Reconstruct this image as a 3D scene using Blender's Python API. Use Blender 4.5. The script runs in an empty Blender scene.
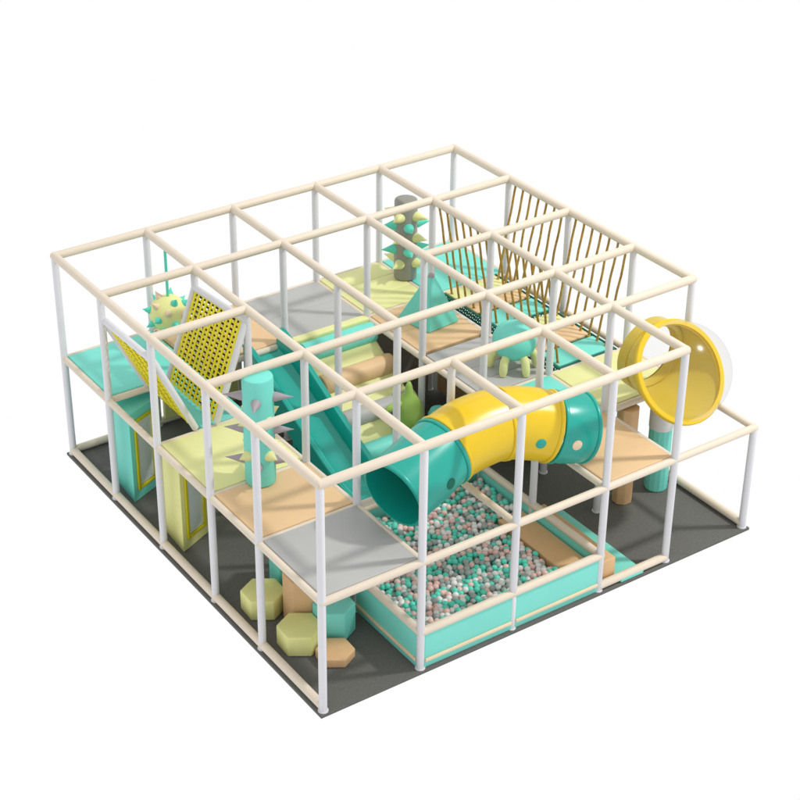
import bpy, bmesh, math, random
from mathutils import Vector, Matrix
R = math.radians
random.seed(7)
scene = bpy.context.scene
COL = scene.collection

# ---------------------------------------------------------------- grid of the frame (metres)
X = [0, 1.2, 2.4, 3.61, 4.6, 5.8]
Y = [0, 1.19, 2.19, 3.39, 4.59, 5.78]
TOP, DECK, RIM = 2.74, 1.36, 0.47
DZ = 1.405                      # walking surface of the decks

# ---------------------------------------------------------------- materials
def lin(c):
    return tuple(((v/255)/12.92 if v/255 <= .04045 else ((v/255+.055)/1.055)**2.4) for v in c)

def mat(name, rgb, k=.84, rough=.5, vary=.05, bump=.0, bscale=6, spec=.4, grain=None, alpha=None):
    m = bpy.data.materials.new(name); m.use_nodes = True
    nt = m.node_tree; b = nt.nodes['Principled BSDF']
    base = [v*k for v in lin(rgb)]
    tc = nt.nodes.new('ShaderNodeTexCoord')
    mp = nt.nodes.new('ShaderNodeMapping'); nt.links.new(tc.outputs['Object'], mp.inputs[0])
    if grain: mp.inputs['Scale'].default_value = grain
    n = nt.nodes.new('ShaderNodeTexNoise'); n.inputs['Scale'].default_value = bscale
    n.inputs['Detail'].default_value = 5; nt.links.new(mp.outputs[0], n.inputs['Vector'])
    r = nt.nodes.new('ShaderNodeValToRGB')
    r.color_ramp.elements[0].position = .3; r.color_ramp.elements[1].position = .7
    r.color_ramp.elements[0].color = [v*(1-vary) for v in base]+[1]
    r.color_ramp.elements[1].color = [min(1, v*(1+vary)) for v in base]+[1]
    nt.links.new(n.outputs['Fac'], r.inputs[0]); nt.links.new(r.outputs[0], b.inputs['Base Color'])
    b.inputs['Roughness'].default_value = rough
    b.inputs['Specular IOR Level'].default_value = spec
    if bump:
        n2 = nt.nodes.new('ShaderNodeTexNoise'); n2.inputs['Scale'].default_value = bscale*.8
        n2.inputs['Detail'].default_value = 3
        nt.links.new(mp.outputs[0], n2.inputs['Vector'])
        bp = nt.nodes.new('ShaderNodeBump'); bp.inputs['Strength'].default_value = bump
        bp.inputs['Distance'].default_value = .03
        nt.links.new(n2.outputs['Fac'], bp.inputs['Height']); nt.links.new(bp.outputs[0], b.inputs['Normal'])
    return m

M = {}
M['cream'] = mat('cream_foam', (240,226,206), k=.78, rough=.55, vary=.02, bump=.05, bscale=9)
M['post'] = mat('white_tube', (230,230,235), rough=.4, vary=.015)
M['teal'] = mat('teal_vinyl', (124,228,213), rough=.5, vary=.03, bump=.45, bscale=3)
M['tan'] = mat('tan_vinyl', (233,197,150), rough=.5, vary=.035, bump=.4, bscale=3)
M['tanblock'] = mat('tan_foam_vinyl', (224,184,136), rough=.55, vary=.04, bump=.1, bscale=5)
M['lime'] = mat('pale_yellow_vinyl', (236,237,166), rough=.5, vary=.03, bump=.45, bscale=3)
M['limeblock'] = mat('lime_foam_vinyl', (238,238,160), rough=.55, vary=.03, bump=.1, bscale=5)
M['grey'] = mat('grey_vinyl', (186,186,184), rough=.5, vary=.03, bump=.4, bscale=3)
M['mat'] = mat('rubber_mat', (112,112,108), k=.72, rough=.8, vary=.08, bump=.1, bscale=30, spec=.2)
M['slide'] = mat('green_plastic', (22,170,155), k=.84, rough=.28, vary=.03, spec=.5)
M['yellow'] = mat('yellow_plastic', (246,208,26), k=.78, rough=.28, vary=.02, spec=.5)
M['sphereyellow'] = mat('ochre_yellow_plastic', (230,202,76), k=.72, rough=.3, vary=.02, spec=.5)
M['darkteal'] = mat('dark_net_cord', (10,120,100), k=.7, rough=.7)
M['rope'] = mat('brown_rope', (188,150,62), k=.75, rough=.8, vary=.25, bscale=25)
M['strap'] = mat('yellow_webbing', (240,226,24), k=.92, rough=.7, vary=.08, bscale=20)
M['netshade'] = mat('net_shadow_tone', (48,44,72), k=.75, rough=.7)  # dark colour standing in for shadow in the climbing nets
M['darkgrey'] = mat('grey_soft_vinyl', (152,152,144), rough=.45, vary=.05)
M['spikegrey'] = mat('grey_spike', (172,162,168), rough=.5, vary=.03)
M['mirrorframe'] = mat('mustard_trim', (216,204,10), rough=.5)
M['green'] = mat('leaf_green_vinyl', (158,194,92), rough=.55, vary=.06)
M['beige'] = mat('beige_cap', (240,214,180), rough=.45)
M['pit'] = mat('pit_panel_vinyl', (128,226,211), rough=.5, vary=.02, bump=.06, bscale=3)
M['white'] = mat('white_vinyl', (226,228,230), rough=.5, vary=.02)
M['b_mint'] = mat('mint_ball', (96,224,200), rough=.35, vary=.02)
M['b_grey'] = mat('grey_ball', (164,176,173), rough=.35, vary=.02)
M['b_white'] = mat('white_ball', (240,240,238), rough=.35, vary=.02)
M['b_pink'] = mat('pink_ball', (244,204,196), rough=.35, vary=.02)
M['charcoal'] = mat('black_vinyl', (92,92,94), rough=.6)
mm = bpy.data.materials.new('acrylic_mirror'); mm.use_nodes = True
b = mm.node_tree.nodes['Principled BSDF']; b.inputs['Base Color'].default_value = (.80,.90,.90,1)
b.inputs['Metallic'].default_value = .35; b.inputs['Roughness'].default_value = .22
nn = mm.node_tree.nodes.new('ShaderNodeTexNoise'); nn.inputs['Scale'].default_value = 2.2
bb = mm.node_tree.nodes.new('ShaderNodeBump'); bb.inputs['Strength'].default_value = .25
mm.node_tree.links.new(nn.outputs['Fac'], bb.inputs['Height']); mm.node_tree.links.new(bb.outputs[0], b.inputs['Normal'])
M['mirror'] = mm
cm = bpy.data.materials.new('clear_acrylic'); cm.use_nodes = True
nt = cm.node_tree; nt.nodes.clear()
o = nt.nodes.new('ShaderNodeOutputMaterial'); mx = nt.nodes.new('ShaderNodeMixShader')
tr = nt.nodes.new('ShaderNodeBsdfTransparent'); tr.inputs[0].default_value = (.95,.945,.94,1)
gl = nt.nodes.new('ShaderNodeBsdfGlossy'); gl.inputs['Roughness'].default_value = .2
fr = nt.nodes.new('ShaderNodeFresnel'); fr.inputs['IOR'].default_value = 1.35
geo = nt.nodes.new('ShaderNodeNewGeometry'); inv = nt.nodes.new('ShaderNodeMath'); inv.operation = 'SUBTRACT'; inv.inputs[0].default_value = 1
ml = nt.nodes.new('ShaderNodeMath'); ml.operation = 'MULTIPLY'
nt.links.new(geo.outputs['Backfacing'], inv.inputs[1]); nt.links.new(inv.outputs[0], ml.inputs[0]); nt.links.new(fr.outputs[0], ml.inputs[1])
nt.links.new(ml.outputs[0], mx.inputs[0]); nt.links.new(tr.outputs[0], mx.inputs[1]); nt.links.new(gl.outputs[0], mx.inputs[2])
nt.links.new(mx.outputs[0], o.inputs[0]); M['clear'] = cm

# ---------------------------------------------------------------- object helpers
def empty(name, loc, label, cat, group=None, rz=0):
    o = bpy.data.objects.new(name, None); COL.objects.link(o)
    o.location = loc; o.rotation_euler.z = rz; o.empty_display_size = .1
    return tag(o, label, cat, group)

def tag(o, label=None, cat=None, group=None, kind=None):
    if label: o['label'] = label
    if cat: o['category'] = cat
    if group: o['group'] = group
    if kind: o['kind'] = kind
    return o

def obj(name, bm, m, parent=None, label=None, sharp=35, origin=None):
    """link one bmesh (built in world space) as one object"""
    bmesh.ops.recalc_face_normals(bm, faces=bm.faces)
    me = bpy.data.meshes.new(name)
    if parent is not None: off = parent.matrix_local_world if False else None
    mats = m if isinstance(m, (list, tuple)) else [m]
    bm.to_mesh(me); bm.free()
    for f in me.polygons: f.use_smooth = True
    me.set_sharp_from_angle(angle=R(sharp))
    for k in mats: me.materials.append(M[k])
    o = bpy.data.objects.new(name, me); COL.objects.link(o)
    if parent is not None:
        o.parent = parent
        # meshes are modelled in world space: bring them into the parent's frame
        p = parent; mw = Matrix.Identity(4)
        chain = []
        while p is not None: chain.append(p); p = p.parent
        for q in reversed(chain): mw = mw @ q.matrix_parent_inverse @ (Matrix.Translation(q.location) @ q.rotation_euler.to_matrix().to_4x4())
        me.transform(mw.inverted())
    else:
        if origin is None:
            vs = [v.co for v in me.vertices]
            origin = Vector((sum(v.x for v in vs)/len(vs), sum(v.y for v in vs)/len(vs), min(v.z for v in vs)))
        origin = Vector(origin)
        me.transform(Matrix.Translation(-origin)); o.location = origin
    if label: o['label'] = label
    return o

def box(bm, x0, x1, y0, y1, z0, z1, bev=.01, mtx=None, mi=0):
    r = bmesh.ops.create_cube(bm, size=1)
    vs = r['verts']
    bmesh.ops.scale(bm, vec=(x1-x0, y1-y0, z1-z0), verts=vs)
    bmesh.ops.translate(bm, vec=((x0+x1)/2, (y0+y1)/2, (z0+z1)/2), verts=vs)
    if bev:
        es = list({e for v in vs for e in v.link_edges})
        res = bmesh.ops.bevel(bm, geom=es, offset=bev, segments=3, affect='EDGES', profile=.5)
        vs = list({v for f in res['faces'] for v in f.verts} | {v for v in vs if v.is_valid})
    if mtx is not None: bmesh.ops.transform(bm, matrix=mtx, verts=vs)
    if mi:
        for f in {f for v in vs for f in v.link_faces}: f.material_index = mi
    return vs

def frames(pts, up=Vector((0,0,1))):
    out = []
    n = len(pts); prev = None
    for i, p in enumerate(pts):
        t = (pts[min(i+1, n-1)] - pts[max(i-1, 0)]).normalized()
        if prev is None:
            u = up if abs(t.dot(up)) < .95 else Vector((1,0,0))
            s = t.cross(u).normalized()
        else:
            s = (prev - t*prev.dot(t)).normalized()
        prev = s; out.append((p, t, s, s.cross(t).normalized()))
    return out

def tube(bm, pts, rad, seg=20, cap=True, mi=0):
    pts = [Vector(p) for p in pts]
    rad = rad if isinstance(rad, (list, tuple)) else [rad]*len(pts)
    rings = []
    for (p, t, s, u), r in zip(frames(pts), rad):
        rings.append([bm.verts.new(p + (s*math.cos(a)+u*math.sin(a))*r) for a in [2*math.pi*k/seg for k in range(seg)]])
    fs = []
    for a, b_ in zip(rings, rings[1:]):
        for k in range(seg):
            fs.append(bm.faces.new((a[k], a[(k+1)%seg], b_[(k+1)%seg], b_[k])))
    if cap:
        fs.append(bm.faces.new(rings[0])); fs.append(bm.faces.new(rings[-1]))
    for f in fs: f.material_index = mi
    return rings

def rounded_rod(bm, a, b_, r, seg=20, e=.012):
    a, b_ = Vector(a), Vector(b_); d = (b_-a).normalized()
    tube(bm, [a, a+d*e*.3, a+d*e, b_-d*e, b_-d*e*.3, b_], [r-e, r-e*.3, r, r, r-e*.3, r-e], seg)

def cone(bm, base, direction, r, h, seg=16, tip=.12, mi=0):
    base = Vector(base); d = Vector(direction).normalized()
    prof = [(0, 1), (.12, .97), (.3, .8), (.6, .45), (.85, .18), (1, tip*.5)]
    tube(bm, [base + d*h*t for t, _ in prof], [r*k for _, k in prof], seg, True, mi)

def prism(bm, c, r, h, n, rot=0, z0=0, bev=.02, sx=1, sy=1):
    bot = [bm.verts.new((c[0]+r*sx*math.cos(rot+2*math.pi*k/n), c[1]+r*sy*math.sin(rot+2*math.pi*k/n), z0)) for k in range(n)]
    return prism_from(bm, bot, h, bev)

def prism_from(bm, bot, h, bev):
    n = len(bot)
    top = [bm.verts.new(v.co + Vector((0,0,h))) for v in bot]
    fs = [bm.faces.new(bot), bm.faces.new(top)]
    for k in range(n): fs.append(bm.faces.new((bot[k], bot[(k+1)%n], top[(k+1)%n], top[k])))
    if bev:
        es = list({e for f in fs for e in f.edges})
        bmesh.ops.bevel(bm, geom=es, offset=bev, segments=3, affect='EDGES', profile=.5)

def poly_prism(bm, pts, z0, h, bev=.015):
    prism_from(bm, [bm.verts.new((x, y, z0)) for x, y in pts], h, bev)

def sphere(bm, c, r, sub=3, sc=(1,1,1), mi=0):
    v = bmesh.ops.create_icosphere(bm, subdivisions=sub, radius=r)['verts']
    bmesh.ops.scale(bm, vec=sc, verts=v); bmesh.ops.translate(bm, vec=c, verts=v)
    for f in {f for q in v for f in q.link_faces}: f.material_index = mi
    return v

# ---------------------------------------------------------------- floor mat
bm = bmesh.new(); box(bm, -.065, 5.865, -.065, 5.845, -.035, 0, .006)
tag(obj('floor_mat', bm, 'mat'), 'dark grey rubber floor mat lying under the whole play frame', 'floor mat')

# ---------------------------------------------------------------- frame
fr_ = empty('play_frame', (0,0,0), 'tall white and cream padded tube frame of the indoor playground with its coloured deck pads', 'play frame')
PR, BR = .043, .05
def post(i, j, z0, z1, r=PR):
    bm = bmesh.new(); rounded_rod(bm, (X[i],Y[j],z0), (X[i],Y[j],z1), r, 20, .006)
    if z0 == 0: tube(bm, [(X[i],Y[j],0), (X[i],Y[j],.012)], r+.012, 20)
    obj('post', bm, 'post', fr_)
full = [(i,j) for i in range(6) for j in range(6)]
for i, j in full:
    if (i,j) == (5,0): post(i, j, 0, DECK)
    elif (i,j) == (2,1): post(i, j, 2.16, TOP)
    elif (i,j) in ((1,1),(1,2)): post(i, j, 0, TOP)
    elif (i,j) == (3,1): post(i, j, 0, TOP)
    elif (i,j) == (2,0):
        post(i, j, RIM, TOP); post(i, j, 0, RIM, .039)
    else: post(i, j, 0, TOP)
def rail(name, a, b_, r=BR):
    bm = bmesh.new(); rounded_rod(bm, a, b_, r, 20, .012); return obj(name, bm, 'cream', fr_)
E = .03
# top rails
for i in range(6):
    if i == 2:
        rail('top_rail', (X[2],-E,TOP), (X[2],Y[1],TOP)); rail('top_rail', (X[2],Y[2],TOP), (X[2],Y[5]+E,TOP))
    elif i == 5: rail('top_rail', (X[5],Y[1]-E,TOP), (X[5],Y[5]+E,TOP))
    else: rail('top_rail', (X[i],-E,TOP), (X[i],Y[5]+E,TOP))
for j in range(6):
    if j == 0: rail('top_rail', (-E,0,TOP), (X[4]+E,0,TOP))
    elif j == 3:
        rail('top_rail', (-E,Y[3],TOP), (X[1],Y[3],TOP)); rail('top_rail', (X[3],Y[3],TOP), (X[5]+E,Y[3],TOP))
    else: rail('top_rail', (-E,Y[j],TOP), (X[5]+E,Y[j],TOP))
# deck rails
DR = .04
for a, b_ in [((0,-E),(0,Y[5]+E)), ((5.8,-E),(5.8,Y[5]+E)), ((1.2,0),(1.2,Y[3])), ((2.4,0),(2.4,Y[1])), ((2.4,Y[4]),(2.4,Y[5])),
              ((3.61,0),(3.61,Y[5])), ((4.6,0),(4.6,Y[5]))]:
    rail('deck_rail', (a[0],a[1],DECK), (b_[0],b_[1],DECK), DR)
for a, b_ in [((-E,0),(5.8+E,0)), ((-E,Y[5]),(5.8+E,Y[5])), ((0,Y[1]),(5.8,Y[1])), ((0,Y[4]),(5.8,Y[4])), ((3.61,Y[2]),(5.8,Y[2])), ((0,Y[2]),(1.2,Y[2])), ((0,Y[3]),(1.2,Y[3]))]:
    r = .044 if a[1] <= 0 else DR
    rail('deck_rail', (a[0],a[1],DECK), (b_[0],b_[1],DECK), r)
# floor rails
for a, b_ in [((0,0),(0,Y[5])), ((0,Y[5]),(5.8,Y[5])), ((5.8,0),(5.8,Y[5])), ((3.61,0),(4.6,0))]:
    z = .055
    rail('floor_rail', (a[0],a[1],z), (b_[0],b_[1],z), .048)
# decks: pads inset between the rails, top at DZ
def deck(x0, x1, y0, y1, m, label, seams=0, z=DZ, th=.06, g=.032):
    bm = bmesh.new()
    n = seams+1; y0 += g; y1 -= g; x0 += g; x1 -= g
    for k in range(n):
        a = y0+(y1-y0)*k/n; c = y0+(y1-y0)*(k+1)/n
        box(bm, x0, x1, a, c, z-th, z, .012)
    return obj('deck_pad', bm, m, fr_, label)
deck(0,1.2,0,Y[1],'grey','flat grey deck pad at the near corner')
deck(0,1.2,Y[1],Y[2],'tan','tan deck pad between the grey and the pale yellow one')
deck(0,1.2,Y[2],Y[3],'lime','pale yellow deck pad in front of the climbing nets')
deck(.55,1.2,Y[3],Y[4],'teal','narrow teal deck pad under the large net')
deck(0,1.2,Y[4],Y[5],'teal','teal deck pad at the far left corner')
deck(1.2,2.4,Y[4],Y[5],'tan','tan deck pad at the head of the slide')
deck(2.4,3.61,Y[4],Y[5],'grey','grey deck pad at the back', 1)
deck(3.61,4.6,Y[4],Y[5],'lime','pale yellow deck pad below the grey spiked column', 2)
deck(4.6,5.8,Y[4],Y[5],'teal','teal deck pad at the far corner', 1)
deck(3.61,4.6,Y[3],Y[4],'tan','tan deck pad under the pyramid', 1)
deck(3.61,4.6,Y[2],Y[3],'grey','ribbed grey deck pad under the round-bodied creature', 3)
deck(3.61,4.6,Y[1],Y[2],'teal','teal deck pad behind the tunnel')
deck(4.6,5.8,Y[1],Y[2],'lime','pale yellow deck pad behind the bubble window', 1)
deck(3.61,4.6,0,Y[1],'tan','tan deck pad by the front rail at the tunnel end')
bm = bmesh.new(); box(bm, 2.42, 3.59, 4.5, 4.62, DECK-.02, DZ+.012, .02)
obj('deck_edge', bm, 'lime', fr_, 'pale yellow padded edge of the grey back deck')
# yellow back panel and tan panel below the decks
bm = bmesh.new(); box(bm, 1.26, 2.34, 5.70, 5.76, .1, 1.31, .012); obj('back_panel', bm, 'limeblock', fr_, 'pale yellow wall panel under the back deck')
bm = bmesh.new(); box(bm, 4.66, 4.72, 2.3, 4.5, .02, 1.3, .012); obj('back_panel', bm, 'tanblock', fr_, 'tan wall panel under the middle decks')
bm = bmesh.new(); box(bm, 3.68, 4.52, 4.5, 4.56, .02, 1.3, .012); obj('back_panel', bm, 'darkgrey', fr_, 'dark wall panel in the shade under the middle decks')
bm = bmesh.new(); box(bm, 2.47, 3.54, 5.70, 5.76, .1, 1.31, .012); obj('back_panel', bm, 'grey', fr_, 'grey wall panel under the back deck')

# ---------------------------------------------------------------- ball pit
pit = empty('ball_pit', (2.4, 1.1, 0), 'low teal padded ball pit with cream padded rim at the front of the frame', 'ball pit')
PY = 2.19
def pp(x0, x1, y0, y1):
    bm = bmesh.new(); box(bm, x0, x1, y0, y1, .001, RIM-.02, .012); obj('side_panel', bm, 'pit', pit)
pp(1.17,1.23,.03,PY); pp(3.58,3.64,.03,PY); pp(1.235,3.575,-.028,.03); pp(1.24,3.57,PY,PY+.05)
for a, b_ in [((1.2,-E),(1.2,PY)), ((3.61,-E),(3.61,PY)), ((1.2,0),(3.61,0)), ((1.2,PY),(3.61,PY))]:
    bm = bmesh.new(); rounded_rod(bm, (*a,RIM), (*b_,RIM), .047, 20, .01); obj('rim', bm, 'cream', pit)
for x0,x1,y0,y1 in ((1.24,2.37,-.048,-.024),(2.43,3.57,-.048,-.024),(1.148,1.174,.03,PY)):
    bm = bmesh.new(); box(bm, x0,x1,y0,y1,.085,.125,.008); obj('trim', bm, 'beige', pit)
bm = bmesh.new(); box(bm, 1.24, 3.57, .04, PY-.01, .002, .03, .004); obj('pit_floor', bm, 'b_grey', pit)

# steps across the right wall of the pit
bm = bmesh.new(); box(bm, 3.2, 3.555, .06, 1.3, .002, .35, .015)
tag(obj('step_block', bm, 'tanblock'), 'long tan foam step standing in the ball pit against its right wall', 'foam step')
bm = bmesh.new(); box(bm, 3.665, 3.9, .055, 1.32, .002, .3, .015)
tag(obj('step_block', bm, 'tanblock'), 'long tan foam step on the mat just outside the ball pit', 'foam step')
bm = bmesh.new(); box(bm, 3.91, 4.24, -.05, 1.38, .002, .05, .01)
tag(obj('landing_pad', bm, 'pit'), 'thin teal landing pad flat on the mat beside the outer tan step', 'landing pad')

# balls
camloc = Vector((-7.318, -11.707, 11.958))
BRAD = .037
cands = []
sp = .069
for layer in range(3):
    nx = int(2.3/sp); ny = int(2.1/(sp*.87))
    for a in range(nx):
        for c in range(ny):
            x = 1.275 + (a+.5*((c+layer)%2))*sp + random.uniform(-.014,.014)
            y = .075 + (c+.5*(layer%2))*sp*.87 + random.uniform(-.014,.014)
            z = .335 - layer*.047 + random.uniform(-.020,.020) + .015*math.sin(x*4)*math.cos(y*3.1)
            if x > 3.53 or y > PY-.05 or y < .07: continue
            if x > 3.155 and y < 1.35: continue
            if layer == 0 and random.random() < .16: continue
            cands.append(((x,y,z), layer))
cands.sort(key=lambda q: (q[1] > 0, (Vector(q[0])-camloc).length))
kinds = ['b_mint','b_grey','b_white','b_pink']
wts = [.26,.22,.31,.21]
names = {'b_mint':'mint green','b_grey':'dark grey','b_white':'white','b_pink':'pale pink'}
def ball_mesh(k):
    bm = bmesh.new(); sphere(bm, (0,0,0), BRAD, 3)
    me = bpy.data.meshes.new('ball'); bm.to_mesh(me); bm.free()
    for f in me.polygons: f.use_smooth = True
    me.materials.append(M[k]); return me
bmesh_by = {k: ball_mesh(k) for k in kinds}
rest = bmesh.new()
tmpl = bmesh.new(); bmesh.ops.create_icosphere(tmpl, subdivisions=2, radius=BRAD)
tv = [v.co.copy() for v in tmpl.verts]; tf = [[v.index for v in f.verts] for f in tmpl.faces]; tmpl.free()
rv, rf, rm = [], [], []
for n, (p, layer) in enumerate(cands):
    k = random.choices(kinds, wts)[0]
    if n < 298:
        o = bpy.data.objects.new('ball', bmesh_by[k]); COL.objects.link(o); o.location = p
        tag(o, names[k]+' plastic ball on the surface of the nearest part of the ball pit', 'ball', names[k]+' balls in the near part of the pit')
    else:
        s = len(rv); rv += [v+Vector(p) for v in tv]; rf += [[s+q for q in f] for f in tf]; rm += [kinds.index(k)]*len(tf)
rest.free()
me = bpy.data.meshes.new('ball_filling'); me.from_pydata(rv, [], rf)
for k in kinds: me.materials.append(M[k])
me.polygons.foreach_set('material_index', rm); me.polygons.foreach_set('use_smooth', [True]*len(rf))
o = bpy.data.objects.new('ball_filling', me); COL.objects.link(o)
tag(o, 'mass of mint, grey, white and pink plastic balls filling the rest of the pit', 'balls', kind='stuff')

# ---------------------------------------------------------------- crawl tunnel
def catmull(P, n):
    P = [Vector(p) for p in P]; Q = [P[0]*2-P[1]] + P + [P[-1]*2-P[-2]]; out = []
    for i in range(1, len(Q)-2):
        for k in range(n):
            t = k/n; a, b2, c, d = Q[i-1:i+3]
            out.append(.5*((2*b2)+(c-a)*t+(2*a-5*b2+4*c-d)*t*t+(3*b2-a-3*c+d)*t**3))
    out.append(P[-1]); return out
TZ = 1.815
path = catmull([(1.27,.63,1.79),(1.66,.72,1.88),(2.03,.80,1.97),(2.40,.84,2.025),(2.78,.82,2.03),(3.08,.74,1.975),(3.36,.63,1.89),(3.72,.56,1.80)], 8)
tun = empty('crawl_tunnel', (2.4, .9, TZ-.4), 'curved crawl tunnel with two yellow middle sections and green ends above the ball pit', 'tunnel')
def hollow(bm, pts, rad, th=.018, seg=48):
    a = tube(bm, pts, rad, seg, False); c = tube(bm, pts, [r-th for r in rad], seg, False)
    for s, t in ((a[0], c[0]), (a[-1], c[-1])):
        for k in range(seg): bm.faces.new((s[k], s[(k+1)%seg], t[(k+1)%seg], t[k]))
segs = [(0,16,'slide','green end section with the open mouth'),(16,32,'yellow','yellow section nearer the open mouth'),(32,47,'yellow','yellow section at the bend'),(47,56,'slide','green end section over the right wall of the pit')]
for a, c, m, lab in segs:
    pts = path[a:c+1]; n = len(pts)-1
    rad = []
    for i in range(n+1):
        t = i/n
        rad.append(.385 + .012*math.sin(math.pi*t))
    bm = bmesh.new(); hollow(bm, pts, rad)
    # flanges at both ends
    for q in (0, n):
        d = (pts[1]-pts[0]).normalized() if q == 0 else (pts[-1]-pts[-2]).normalized()
        s = 1 if q == 0 else -1
        e0 = pts[q] + d*s*.003; e1 = pts[q] + d*s*.045
        hollow(bm, [e0, (e0*3+e1)/4, (e0+e1)/2, (e0+e1*3)/4, e1], [.396,.404,.405,.404,.396], .02)
    obj('tunnel_section', bm, m, tun, lab)
# porthole discs on the tunnel's outside
def porthole(idx, ang, m, r=.058):
    p = path[idx]; t = (path[idx+1]-path[idx-1]).normalized()
    side = t.cross(Vector((0,0,1))).normalized()
    if side.y > 0: side = -side
    n = (side*math.cos(ang)+Vector((0,0,1))*math.sin(ang)).normalized()
    c = p + n*.388
    bm = bmesh.new(); tube(bm, [c, c+n*.012, c+n*.018], [r, r, r*.8], 24)
    obj('porthole', bm, m, tun)
porthole(9, R(0), 'darkteal', .062); porthole(41, R(-2), 'slide'); porthole(50, R(0), 'beige')

# ---------------------------------------------------------------- open slide
sl = empty('open_slide', (2.13, 3.4, .3), 'dark green open trough slide running down from the tan back deck towards the ball pit', 'slide')
def slide_profile(z, wl, wr, fl):
    xl, xr = 1.85, 2.33
    return [(xl-.035,z-.20),(xl-.035,z+wl-.012),(xl-.02,z+wl+.006),(xl+.015,z+wl+.006),(xl+.03,z+wl-.01),(xl+.055,z+.03),(xl+.09,z),
            (xr-.09,z),(xr-.055,z+.03),(xr-.03,z+wr-.01),(xr-.015,z+wr+.006),(xr+.02,z+wr+.006),(xr+.035,z+wr-.012),(xr+.035,z-.10)]
bm = bmesh.new(); rings = []
st = [(4.60,1.34,.20,.26),(4.52,1.34,.22,.27),(4.40,1.31,.22,.26),(4.2,1.25,.20,.24),(3.9,1.13,.18,.22),(3.5,.95,.18,.21),(3.1,.77,.18,.21),(2.75,.62,.18,.21),(2.5,.54,.17,.19),(2.32,.52,.16,.16),(2.22,.52,.15,.15)]
st2 = []
for a, c in zip(st, st[1:]):
    for k in range(3): t = k/3; st2.append([u+(v-u)*t for u, v in zip(a, c)])
st2.append(st[-1])
for y, z, wl, wr in st2:
    rings.append([bm.verts.new((x, y, zz)) for x, zz in slide_profile(z, wl, wr, 0)])
for a, c in zip(rings, rings[1:]):
    for k in range(len(a)): bm.faces.new((a[k], a[(k+1)%len(a)], c[(k+1)%len(a)], c[k]))
bm.faces.new(rings[0]); bm.faces.new(rings[-1])
obj('trough', bm, 'slide', sl, sharp=40)
bm = bmesh.new()
for x in (1.815,2.362):
    tube(bm, [(x,y,z+(wl if x<2 else wr)-.015) for y,z,wl,wr in st2], .022, 12)
obj('lip', bm, 'slide', sl)
for y, z in ((3.6,.86),(2.75,.48)):
    bm = bmesh.new(); box(bm, 1.9, 2.28, y-.04, y+.04, .002, z, .006); obj('support', bm, 'slide', sl)

# ---------------------------------------------------------------- roller stairs
rs = empty('roller_ramp', (3.0, 3.5, 0), 'pale yellow padded ramp crossed by soft rollers, between the slide and the middle decks', 'climbing ramp')
bm = bmesh.new()
prof = [(4.5,1.25),(4.5,1.31),(4.3,1.2),(2.45,.16),(2.45,.002),(4.5,.002)]
x0, x1 = 2.53, 3.55
A = [bm.verts.new((x0,y,z)) for y,z in prof]; B = [bm.verts.new((x1,y,z)) for y,z in prof]
bm.faces.new(A); bm.faces.new(B)
for k in range(len(A)): bm.faces.new((A[k],A[(k+1)%len(A)],B[(k+1)%len(A)],B[k]))
bmesh.ops.bevel(bm, geom=list(bm.edges), offset=.01, segments=2, affect='EDGES')
obj('ramp_body', bm, 'lime', rs)
for y, z, r, m, lab in ((4.40,1.27,.135,'teal','teal roller nearest the grey deck'),(3.98,1.02,.135,'tan','tan roller in the middle of the ramp'),(3.50,.76,.12,'grey','grey roller below the tan one'),(3.06,.52,.13,'teal','teal roller low on the ramp')):
    bm = bmesh.new(); tube(bm, [(2.53,y,z),(2.54,y,z),(2.56,y,z),(3.0,y,z),(3.54,y,z),(3.56,y,z),(3.57,y,z)], [r-.02,r-.006,r,r,r,r-.006,r-.02], 32)
    obj('roller', bm, m, rs, lab)

# green soft creature
gc = empty('cactus_figure', (3.28,3.12,.56), 'leaf green pear-shaped soft figure with a horn and one arm, beside the rollers', 'soft toy')
G0 = Vector((3.24,3.14,.66))
bm = bmesh.new()
prof = [(0,.09),(.03,.14),(.12,.175),(.22,.178),(.32,.15),(.40,.10),(.45,.06),(.55,.04),(.60,.022)]
tube(bm, [G0+Vector((0,0,h)) for h,_ in prof], [r for _,r in prof], 28)
obj('body', bm, 'green', gc, sharp=80)
bm = bmesh.new(); tube(bm, [G0+Vector(v) for v in ((-.06,0,.33),(-.18,0,.34),(-.28,0,.32),(-.36,0,.30))], [.035,.05,.045,.015], 16); obj('arm', bm, 'green', gc, sharp=80)
bm = bmesh.new(); tube(bm, [(3.60,3.02,.62),(3.60,3.02,.76),(3.60,3.02,.82)], [.13,.13,.10], 24)
tag(obj('round_cushion', bm, 'teal'), 'small round teal cushion beside the green figure at the foot of the rollers', 'cushion')

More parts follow.
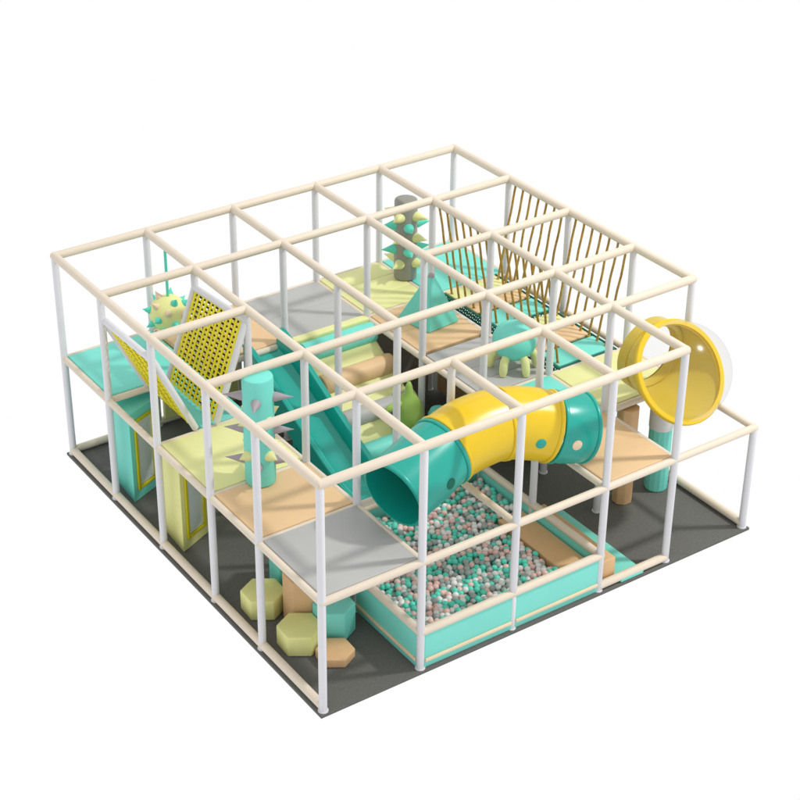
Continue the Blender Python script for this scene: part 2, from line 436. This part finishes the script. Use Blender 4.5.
# ---------------------------------------------------------------- V-shaped climbing nets
def net_panel(a, b_, c, d, label, nu, nv, w):
    """a-b top edge, d-c bottom edge (a above d)"""
    a, b_, c, d = map(Vector, (a,b_,c,d))
    root = empty('climbing_net', tuple((a+b_+c+d)/4 - Vector((0,0,.5))), label, 'climbing net')
    for p, q, lab in ((a,b_,'top'),(a,d,'side'),(b_,c,'side')):
        bm = bmesh.new(); rounded_rod(bm, p, q, .04, 20, .012); obj('frame_tube', bm, 'post', root)
    n = -(b_-a).cross(d-a).normalized()
    def P(u, v): return a*(1-u)*(1-v)+b_*u*(1-v)+c*u*v+d*(1-u)*v
    m0, m1 = .055, .945
    for name, off, mname, cnt_u, cnt_v, sh in (('net', .012, 'strap', nu, nv, 0),('net_shadow_grid', -.016, 'netshade', nu, nv, .5)):  # yellow straps, then a dark offset grid imitating their shadows in the holes
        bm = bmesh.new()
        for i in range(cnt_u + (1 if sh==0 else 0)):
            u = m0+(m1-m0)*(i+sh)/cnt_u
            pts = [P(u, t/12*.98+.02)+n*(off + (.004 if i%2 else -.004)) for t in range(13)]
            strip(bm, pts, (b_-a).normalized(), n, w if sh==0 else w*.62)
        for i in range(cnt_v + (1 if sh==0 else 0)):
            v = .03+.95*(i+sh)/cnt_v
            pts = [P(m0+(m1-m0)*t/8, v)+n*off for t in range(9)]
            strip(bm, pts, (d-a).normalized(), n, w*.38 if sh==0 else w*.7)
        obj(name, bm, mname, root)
def strip(bm, pts, side, n, w, th=.008):
    prev = None
    for p in pts:
        q = [bm.verts.new(p+side*w/2*s+n*th/2*t) for s,t in ((-1,-1),(1,-1),(1,1),(-1,1))]
        if prev:
            for k in range(4): bm.faces.new((prev[k],prev[(k+1)%4],q[(k+1)%4],q[k]))
        else: bm.faces.new(q)
        prev = q
    bm.faces.new(prev)
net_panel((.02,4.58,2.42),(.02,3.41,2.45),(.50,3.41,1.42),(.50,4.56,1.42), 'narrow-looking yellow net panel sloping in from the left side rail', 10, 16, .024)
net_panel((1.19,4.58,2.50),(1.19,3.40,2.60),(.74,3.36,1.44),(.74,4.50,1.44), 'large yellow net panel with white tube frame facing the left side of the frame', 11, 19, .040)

# ---------------------------------------------------------------- hanging spiked ball
hb = empty('spiked_ball', (1.2,5.3,1.6), 'pale yellow spiked ball hanging from a teal cord over the far left deck', 'hanging ball')
c = Vector((1.2,5.3,1.84)); r = .235
bm = bmesh.new(); sphere(bm, c, r, 4); obj('ball_body', bm, 'limeblock', hb)
bm = bmesh.new(); tube(bm, [(1.2,5.3,TOP-.05),(1.2,5.3,2.05)], .018, 12); obj('cord', bm, 'b_mint', hb)
N = 26
for k in range(N):
    z = 1-2*(k+.5)/N; a = k*2.39996
    d = Vector((math.sqrt(1-z*z)*math.cos(a), math.sqrt(1-z*z)*math.sin(a), z))
    if d.z > .93: continue
    bm = bmesh.new(); cone(bm, c+d*(r-.012), d, .048, .1, 14, .2)
    obj('spike', bm, 'b_mint' if k%3 != 1 else 'beige', hb)

# ---------------------------------------------------------------- spiked columns
def column(name, x, y, z0, h, r, m, label, cat, spikes):
    root = empty(name, (x,y,z0), label, cat)
    bm = bmesh.new()
    tube(bm, [(x,y,z0+.002),(x,y,z0+.012),(x,y,z0+.03),(x,y,z0+h-.03),(x,y,z0+h-.01),(x,y,z0+h)], [r-.02,r-.006,r,r,r-.008,r-.03], 32)
    obj('column_body', bm, m, root)
    for zz, deg, mm_, rr, hh in spikes:
        d = Vector((math.cos(R(deg)), math.sin(R(deg)), 0.03))
        bm = bmesh.new(); cone(bm, Vector((x,y,z0+zz))+d*(r-.015), d, rr, hh, 16, .1)
        obj('spike', bm, mm_, root)
sp_ = []
for zz, off in ((.22,0),(.60,0),(1.0,0)):
    for a in (-38, 52, 142, 232): sp_.append((zz+.05, a+off, 'spikegrey', .055, .22))
for zz in (.36,.78):
    for a in (-80, 10, 100, 190): sp_.append((zz+.02, a, 'lime', .065, .13))
column('spiked_column', .58, 2.12, DZ, 1.31, .168, 'teal', 'round teal column with grey spikes at the edge of the pale yellow deck', 'soft column', sp_)
sp_ = []
for zz, m_, o_ in ((.24,'lime',0),(.42,'b_mint',45),(.60,'lime',0),(.76,'b_mint',45),(.90,'lime',0)):
    for a in (-65, 25, 115, 205): sp_.append((zz, a+o_, m_, .068, .19))
column('spiked_column', 4.62, 5.2, DZ, 1.12, .15, 'darkgrey', 'dark grey column with pale yellow and teal spikes on the far decks', 'soft column', sp_)

# ---------------------------------------------------------------- pyramid
bm = bmesh.new()
pts = [(3.88,4.30),(3.98,3.77),(4.47,3.82),(4.40,4.33)]
bs = [bm.verts.new((x,y,DZ+.002)) for x,y in pts]; b2 = [bm.verts.new((x,y,DZ+.03)) for x,y in pts]; ap = [bm.verts.new((4.21+dx,4.06+dy,DZ+.62)) for dx,dy in ((-.03,.03),(-.03,-.03),(.03,-.03),(.03,.03))]
bm.faces.new(bs); bm.faces.new(ap)
for k in range(4):
    bm.faces.new((bs[k],bs[(k+1)%4],b2[(k+1)%4],b2[k])); bm.faces.new((b2[k],b2[(k+1)%4],ap[(k+1)%4],ap[k]))
bmesh.ops.bevel(bm, geom=list(bm.edges), offset=.008, segments=2, affect='EDGES')
pyr = empty('soft_pyramid', (4.2,4.05,DZ), 'teal soft pyramid with a dark tip standing on the tan middle deck', 'soft pyramid')
obj('pyramid_body', bm, 'teal', pyr)
bm = bmesh.new(); tube(bm, [(4.21,4.06,DZ+.60),(4.21,4.06,DZ+.635),(4.21,4.06,DZ+.65)], [.045,.035,.015], 12); obj('tip', bm, 'spikegrey', pyr)

# ---------------------------------------------------------------- round creature with legs
oc = empty('octopus_figure', (4.34,2.55,DZ), 'round teal soft creature on stubby pale yellow legs on the grey middle deck', 'soft toy')
bm = bmesh.new(); sphere(bm, (4.34,2.55,DZ+.36), .265, 4, (1,1,.92)); obj('body', bm, 'teal', oc)
for a in (206, 266, 326, 26, 86, 146):
    d = Vector((math.cos(R(a)), math.sin(R(a)), 0)); c = Vector((4.34,2.55,DZ))
    bm = bmesh.new(); tube(bm, [c+d*.17+Vector((0,0,.26)), c+d*.25+Vector((0,0,.17)), c+d*.27+Vector((0,0,.06)), c+d*.28+Vector((0,0,.004))], [.045,.052,.05,.035], 16)
    obj('leg', bm, 'lime', oc)

# ---------------------------------------------------------------- rope bridges
def bridge(y0, y1, label):
    root = empty('rope_bridge', (5.2,(y0+y1)/2,DECK), label, 'rope bridge')
    xl, xr = 4.76, 5.64; L = (y1-y0)
    ed = [(y1-.04, y1-L*.30, 'lime'), (y1-L*.33, y1-L*.62, 'tan'), (y1-L*.66, y0+.05, 'teal')]
    for a, c, m in ed:
        bm = bmesh.new(); box(bm, xl+.03, xr-.03, c, a, DZ-.03, DZ+.012, .012); obj('plank', bm, m, root)
    # dark green lattice net hanging below and round the planks
    for (p, q) in (((xl,y1),(xl,y0)), ((xr,y1),(xr,y0)), ((xl,y0+.02),(xr,y0+.02))):
        bm = bmesh.new(); p = Vector((*p,0)); q = Vector((*q,0)); n = int((q-p).length/.075)
        for zz in (DZ+.0, DZ-.055, DZ-.11): tube(bm, [p+Vector((0,0,zz)), q+Vector((0,0,zz))], .013, 8)
        for k in range(n+1):
            c1 = p+(q-p)*k/n; c2 = p+(q-p)*min(k+1,n)/n
            tube(bm, [c1+Vector((0,0,DZ)), c2+Vector((0,0,DZ-.11))], .009, 6); tube(bm, [c2+Vector((0,0,DZ)), c1+Vector((0,0,DZ-.11))], .009, 6)
        obj('side_net', bm, 'darkteal', root)
    for zz in [e[1]-.018 for e in ed[:2]]:
        bm = bmesh.new(); tube(bm, [(xl,zz,DZ-.02),(xr,zz,DZ-.02)], .016, 8); obj('cross_rope', bm, 'darkteal', root)
    for xt, xb in ((4.6, xl+.07), (5.8, xr-.07)):
        n = 7
        for k in range(n):
            y = y1 - .14 - k*(L-.24)/(n-1)*.98
            pts = []
            ph = random.random()*6
            for i in range(15):
                t = i/14; s = math.sin(math.pi*t)
                pts.append((xt+(xb-xt)*t + .006*s*math.sin(t*16+ph), y + .007*s*math.cos(t*15+ph), TOP-.04+(DZ+.0-TOP+.04)*t))
            bm = bmesh.new(); tube(bm, pts, .0145, 8)
            for z in (0, 14): sphere(bm, pts[z], .026, 2)
            obj('rope', bm, 'rope', root)
bridge(Y[3], Y[4], 'rope bridge span at the far end, next to the teal far corner deck')
bridge(Y[2], Y[3], 'rope bridge span nearer the yellow bubble window')

# ---------------------------------------------------------------- bubble window
dm = empty('bubble_window', (5.2,.95,1.4), 'large yellow bubble window with a clear dome bulging out over the open corner of the frame', 'bubble window')
C = Vector((5.27,.72,1.91)); RD = .585
ax = Vector((.02,-.80,.60)).normalized()           # dome axis
s_ = ax.cross(Vector((0,0,1))).normalized(); u_ = s_.cross(ax).normalized()
def ringpts(center, r, seg, axis_s, axis_u): return [center+(axis_s*math.cos(2*math.pi*k/seg)+axis_u*math.sin(2*math.pi*k/seg))*r for k in range(seg)]
# clear front half
bm = bmesh.new(); rows = []
for i in range(1, 19):
    th = R(88)*(1-i/19)+R(0)
    rows.append([bm.verts.new(p) for p in ringpts(C+ax*RD*math.cos(th), RD*math.sin(th), 64, s_, u_)])
for a, b2 in zip(rows, rows[1:]):
    for k in range(64): bm.faces.new((a[k],a[(k+1)%64],b2[(k+1)%64],b2[k]))
bm.faces.new(rows[-1]); obj('clear_dome', bm, 'clear', dm, sharp=180)
# yellow shell: from the rim back to the opening ring on the deck side
nk = Vector((0,1,0)); opC = Vector((5.20,1.19,1.97)); opR = .37
inner = ringpts(C, RD, 64, s_, u_)
s2 = nk.cross(Vector((0,0,1))).normalized()*-1; u2 = Vector((0,0,1))
if s2.dot(s_) < 0: s2 = -s2
outer = ringpts(opC, opR, 64, s2, u2)
def shell(off):
    rows = []
    for i in range(13):
        t = i/12
        row = []
        for k in range(64):
            p = inner[k]*(1-t)+outer[k]*t
            bulge = math.sin(math.pi*t)*.02
            cc = C*(1-t)+opC*t; d = (p-cc).normalized()
            row.append(p+d*(bulge+off))
        rows.append(row)
    return rows
bm = bmesh.new()
ro = [[bm.verts.new(p) for p in r_] for r_ in shell(.008)]; ri = [[bm.verts.new(p) for p in r_] for r_ in shell(-.008)]
for rr in (ro, ri):
    for a, b2 in zip(rr, rr[1:]):
        for k in range(64): bm.faces.new((a[k],a[(k+1)%64],b2[(k+1)%64],b2[k]))
for a, b2 in ((ro[0],ri[0]),(ro[-1],ri[-1])):
    for k in range(64): bm.faces.new((a[k],a[(k+1)%64],b2[(k+1)%64],b2[k]))
obj('shell', bm, 'sphereyellow', dm, sharp=60)
bm = bmesh.new(); pts = inner+[inner[0]]
hollow(bm, [C-ax*.03, C-ax*.02, C+ax*.02, C+ax*.03], [RD+.02,RD+.03,RD+.03,RD+.02], .055, 64); obj('rim_ring', bm, 'yellow', dm)
bm = bmesh.new(); hollow(bm, [opC+nk*.03, opC+nk*.02, opC-nk*.11, opC-nk*.12], [opR+.05,opR+.07,opR+.07,opR+.05], .045, 64); obj('collar', bm, 'sphereyellow', dm)

# columns under the bubble
cl = empty('padded_column', (5.52,1.2,0), 'round teal padded column with a white band under the yellow bubble window', 'soft column')
bm = bmesh.new(); tube(bm, [(5.53,1.19,.002),(5.53,1.19,.02),(5.53,1.19,1.40),(5.53,1.19,1.42)], [.13,.14,.14,.13], 14); obj('column_body', bm, 'teal', cl, sharp=20)
bm = bmesh.new(); hollow(bm, [(5.53,1.19,.86),(5.53,1.19,1.10)], [.147,.147], .008, 32); obj('band', bm, 'white', cl)
bm = bmesh.new(); prism(bm, (5.0,1.2), .125, 1.30, 8, R(20), .002, .012)
tag(obj('padded_column', bm, 'tanblock'), 'tan padded column standing on the mat under the corner of the tan front deck', 'soft column')

# ---------------------------------------------------------------- booths with distorting mirrors
def booth(A, m, label, dx=0):
    ax_, ay = A
    root = empty('mirror_booth', (ax_+.35,ay+.3,0), label, 'mirror booth')
    P = [(ax_,ay),(ax_+.52,ay+.235),(ax_+.52,ay+.50),(ax_+.03,ay+.50)]
    bm = bmesh.new(); poly_prism(bm, P, .002, 1.22, .012)
    obj('booth_body', bm, m, root)
    p0 = Vector((*P[0],0)); p1 = Vector((*P[1],0)); d = (p1-p0).normalized(); n = Vector((d.y,-d.x,0)); L = (p1-p0).length
    mt = Matrix((( d.x, n.x, 0, p0.x),( d.y, n.y, 0, p0.y),(0,0,1,0),(0,0,0,1)))
    a, c = .07, L-.15
    bm = bmesh.new(); box(bm, a+.03, c-.03, .004, .012, .20, 1.06, .003, mt); obj('mirror', bm, 'mirror', root)
    bm = bmesh.new()
    for q in ((a,a+.04,.15,1.11),(c-.04,c,.15,1.11)): box(bm, q[0], q[1], .003, .028, q[2], q[3], .006, mt)
    for q in ((.15,.19),(1.07,1.11)): box(bm, a+.04, c-.04, .003, .026, q[0], q[1], .006, mt)
    obj('mirror_frame', bm, 'mirrorframe', root)
booth((.13,4.37), 'teal', 'teal booth with a yellow-framed mirror below the far left deck')
booth((.13,3.16), 'limeblock', 'lime yellow booth with a yellow-framed mirror below the pale yellow deck')

# ---------------------------------------------------------------- stepping blocks at the near corner
def block(c, r, h, n, rot, m, label, bev=.02):
    bm = bmesh.new(); prism(bm, c, r, h, n, R(rot), .002, bev)
    tag(obj('stepping_block', bm, m), label, 'foam block')
block((.37,1.03), .255, .25, 6, 27, 'limeblock', 'lime hexagonal foam block nearest the near corner post')
block((.36,1.77), .255, .25, 6, 27, 'limeblock', 'lime hexagonal foam block half hidden behind the tan upright block')
block((.66,1.40), .24, .60, 6, 27, 'tanblock', 'tall tan hexagonal foam block between the two lime blocks')
block((.80,1.03), .235, .36, 6, 27, 'pit', 'teal hexagonal foam block behind the near corner post')
block((.56,.64), .215, .115, 6, 27, 'tanblock', 'low flat tan hexagonal foam block at the foot of the teal block')
block((.86,2.02), .24, .62, 6, 27, 'pit', 'tall teal foam block peeking out behind the tall tan block')

# ---------------------------------------------------------------- light and world
w = bpy.data.worlds.new('World'); scene.world = w; w.use_nodes = True
bg = w.node_tree.nodes['Background']; bg.inputs[0].default_value = (1,1,1,1); bg.inputs[1].default_value = 1.0
ld = bpy.data.lights.new('key_lamp', 'AREA'); ld.shape = 'DISK'; ld.size = 1.6; ld.energy = 3500; ld.color = (1,.985,.955)
lo = bpy.data.objects.new('key_lamp', ld); COL.objects.link(lo)
dirv = Vector((.82*.618, -.57*.618, .786)).normalized()
tgt = Vector((2.9,2.9,1)); lo.location = tgt+dirv*25
lo.rotation_euler = (-dirv).to_track_quat('-Z','Y').to_euler()

# ---------------------------------------------------------------- camera
az, pit_, roll, f = .9871271366393197, .5173745551734231, -.003116732486570672, 1771.2489395333273
fwd = Vector((math.cos(az)*math.cos(pit_), math.sin(az)*math.cos(pit_), -math.sin(pit_)))
rt = Vector((math.sin(az), -math.cos(az), 0)); up = rt.cross(fwd)
r2 = rt*math.cos(roll)+up*math.sin(roll); u3 = -rt*math.sin(roll)+up*math.cos(roll)
cd = bpy.data.cameras.new('camera'); co = bpy.data.objects.new('camera', cd); COL.objects.link(co)
co.matrix_world = Matrix(((r2.x,u3.x,-fwd.x,-7.318089773),(r2.y,u3.y,-fwd.y,-11.706959146),(r2.z,u3.z,-fwd.z,11.958021978),(0,0,0,1)))
cd.sensor_width = 36; cd.lens = f*36/800; cd.clip_end = 500
cd.shift_x = (400-356.2197883791891)/800; cd.shift_y = (357.73749031450484-400)/800
scene.camera = co
vs = scene.view_settings; vs.view_transform = 'Standard'; vs.look = 'None'; vs.exposure = 0; vs.gamma = 1
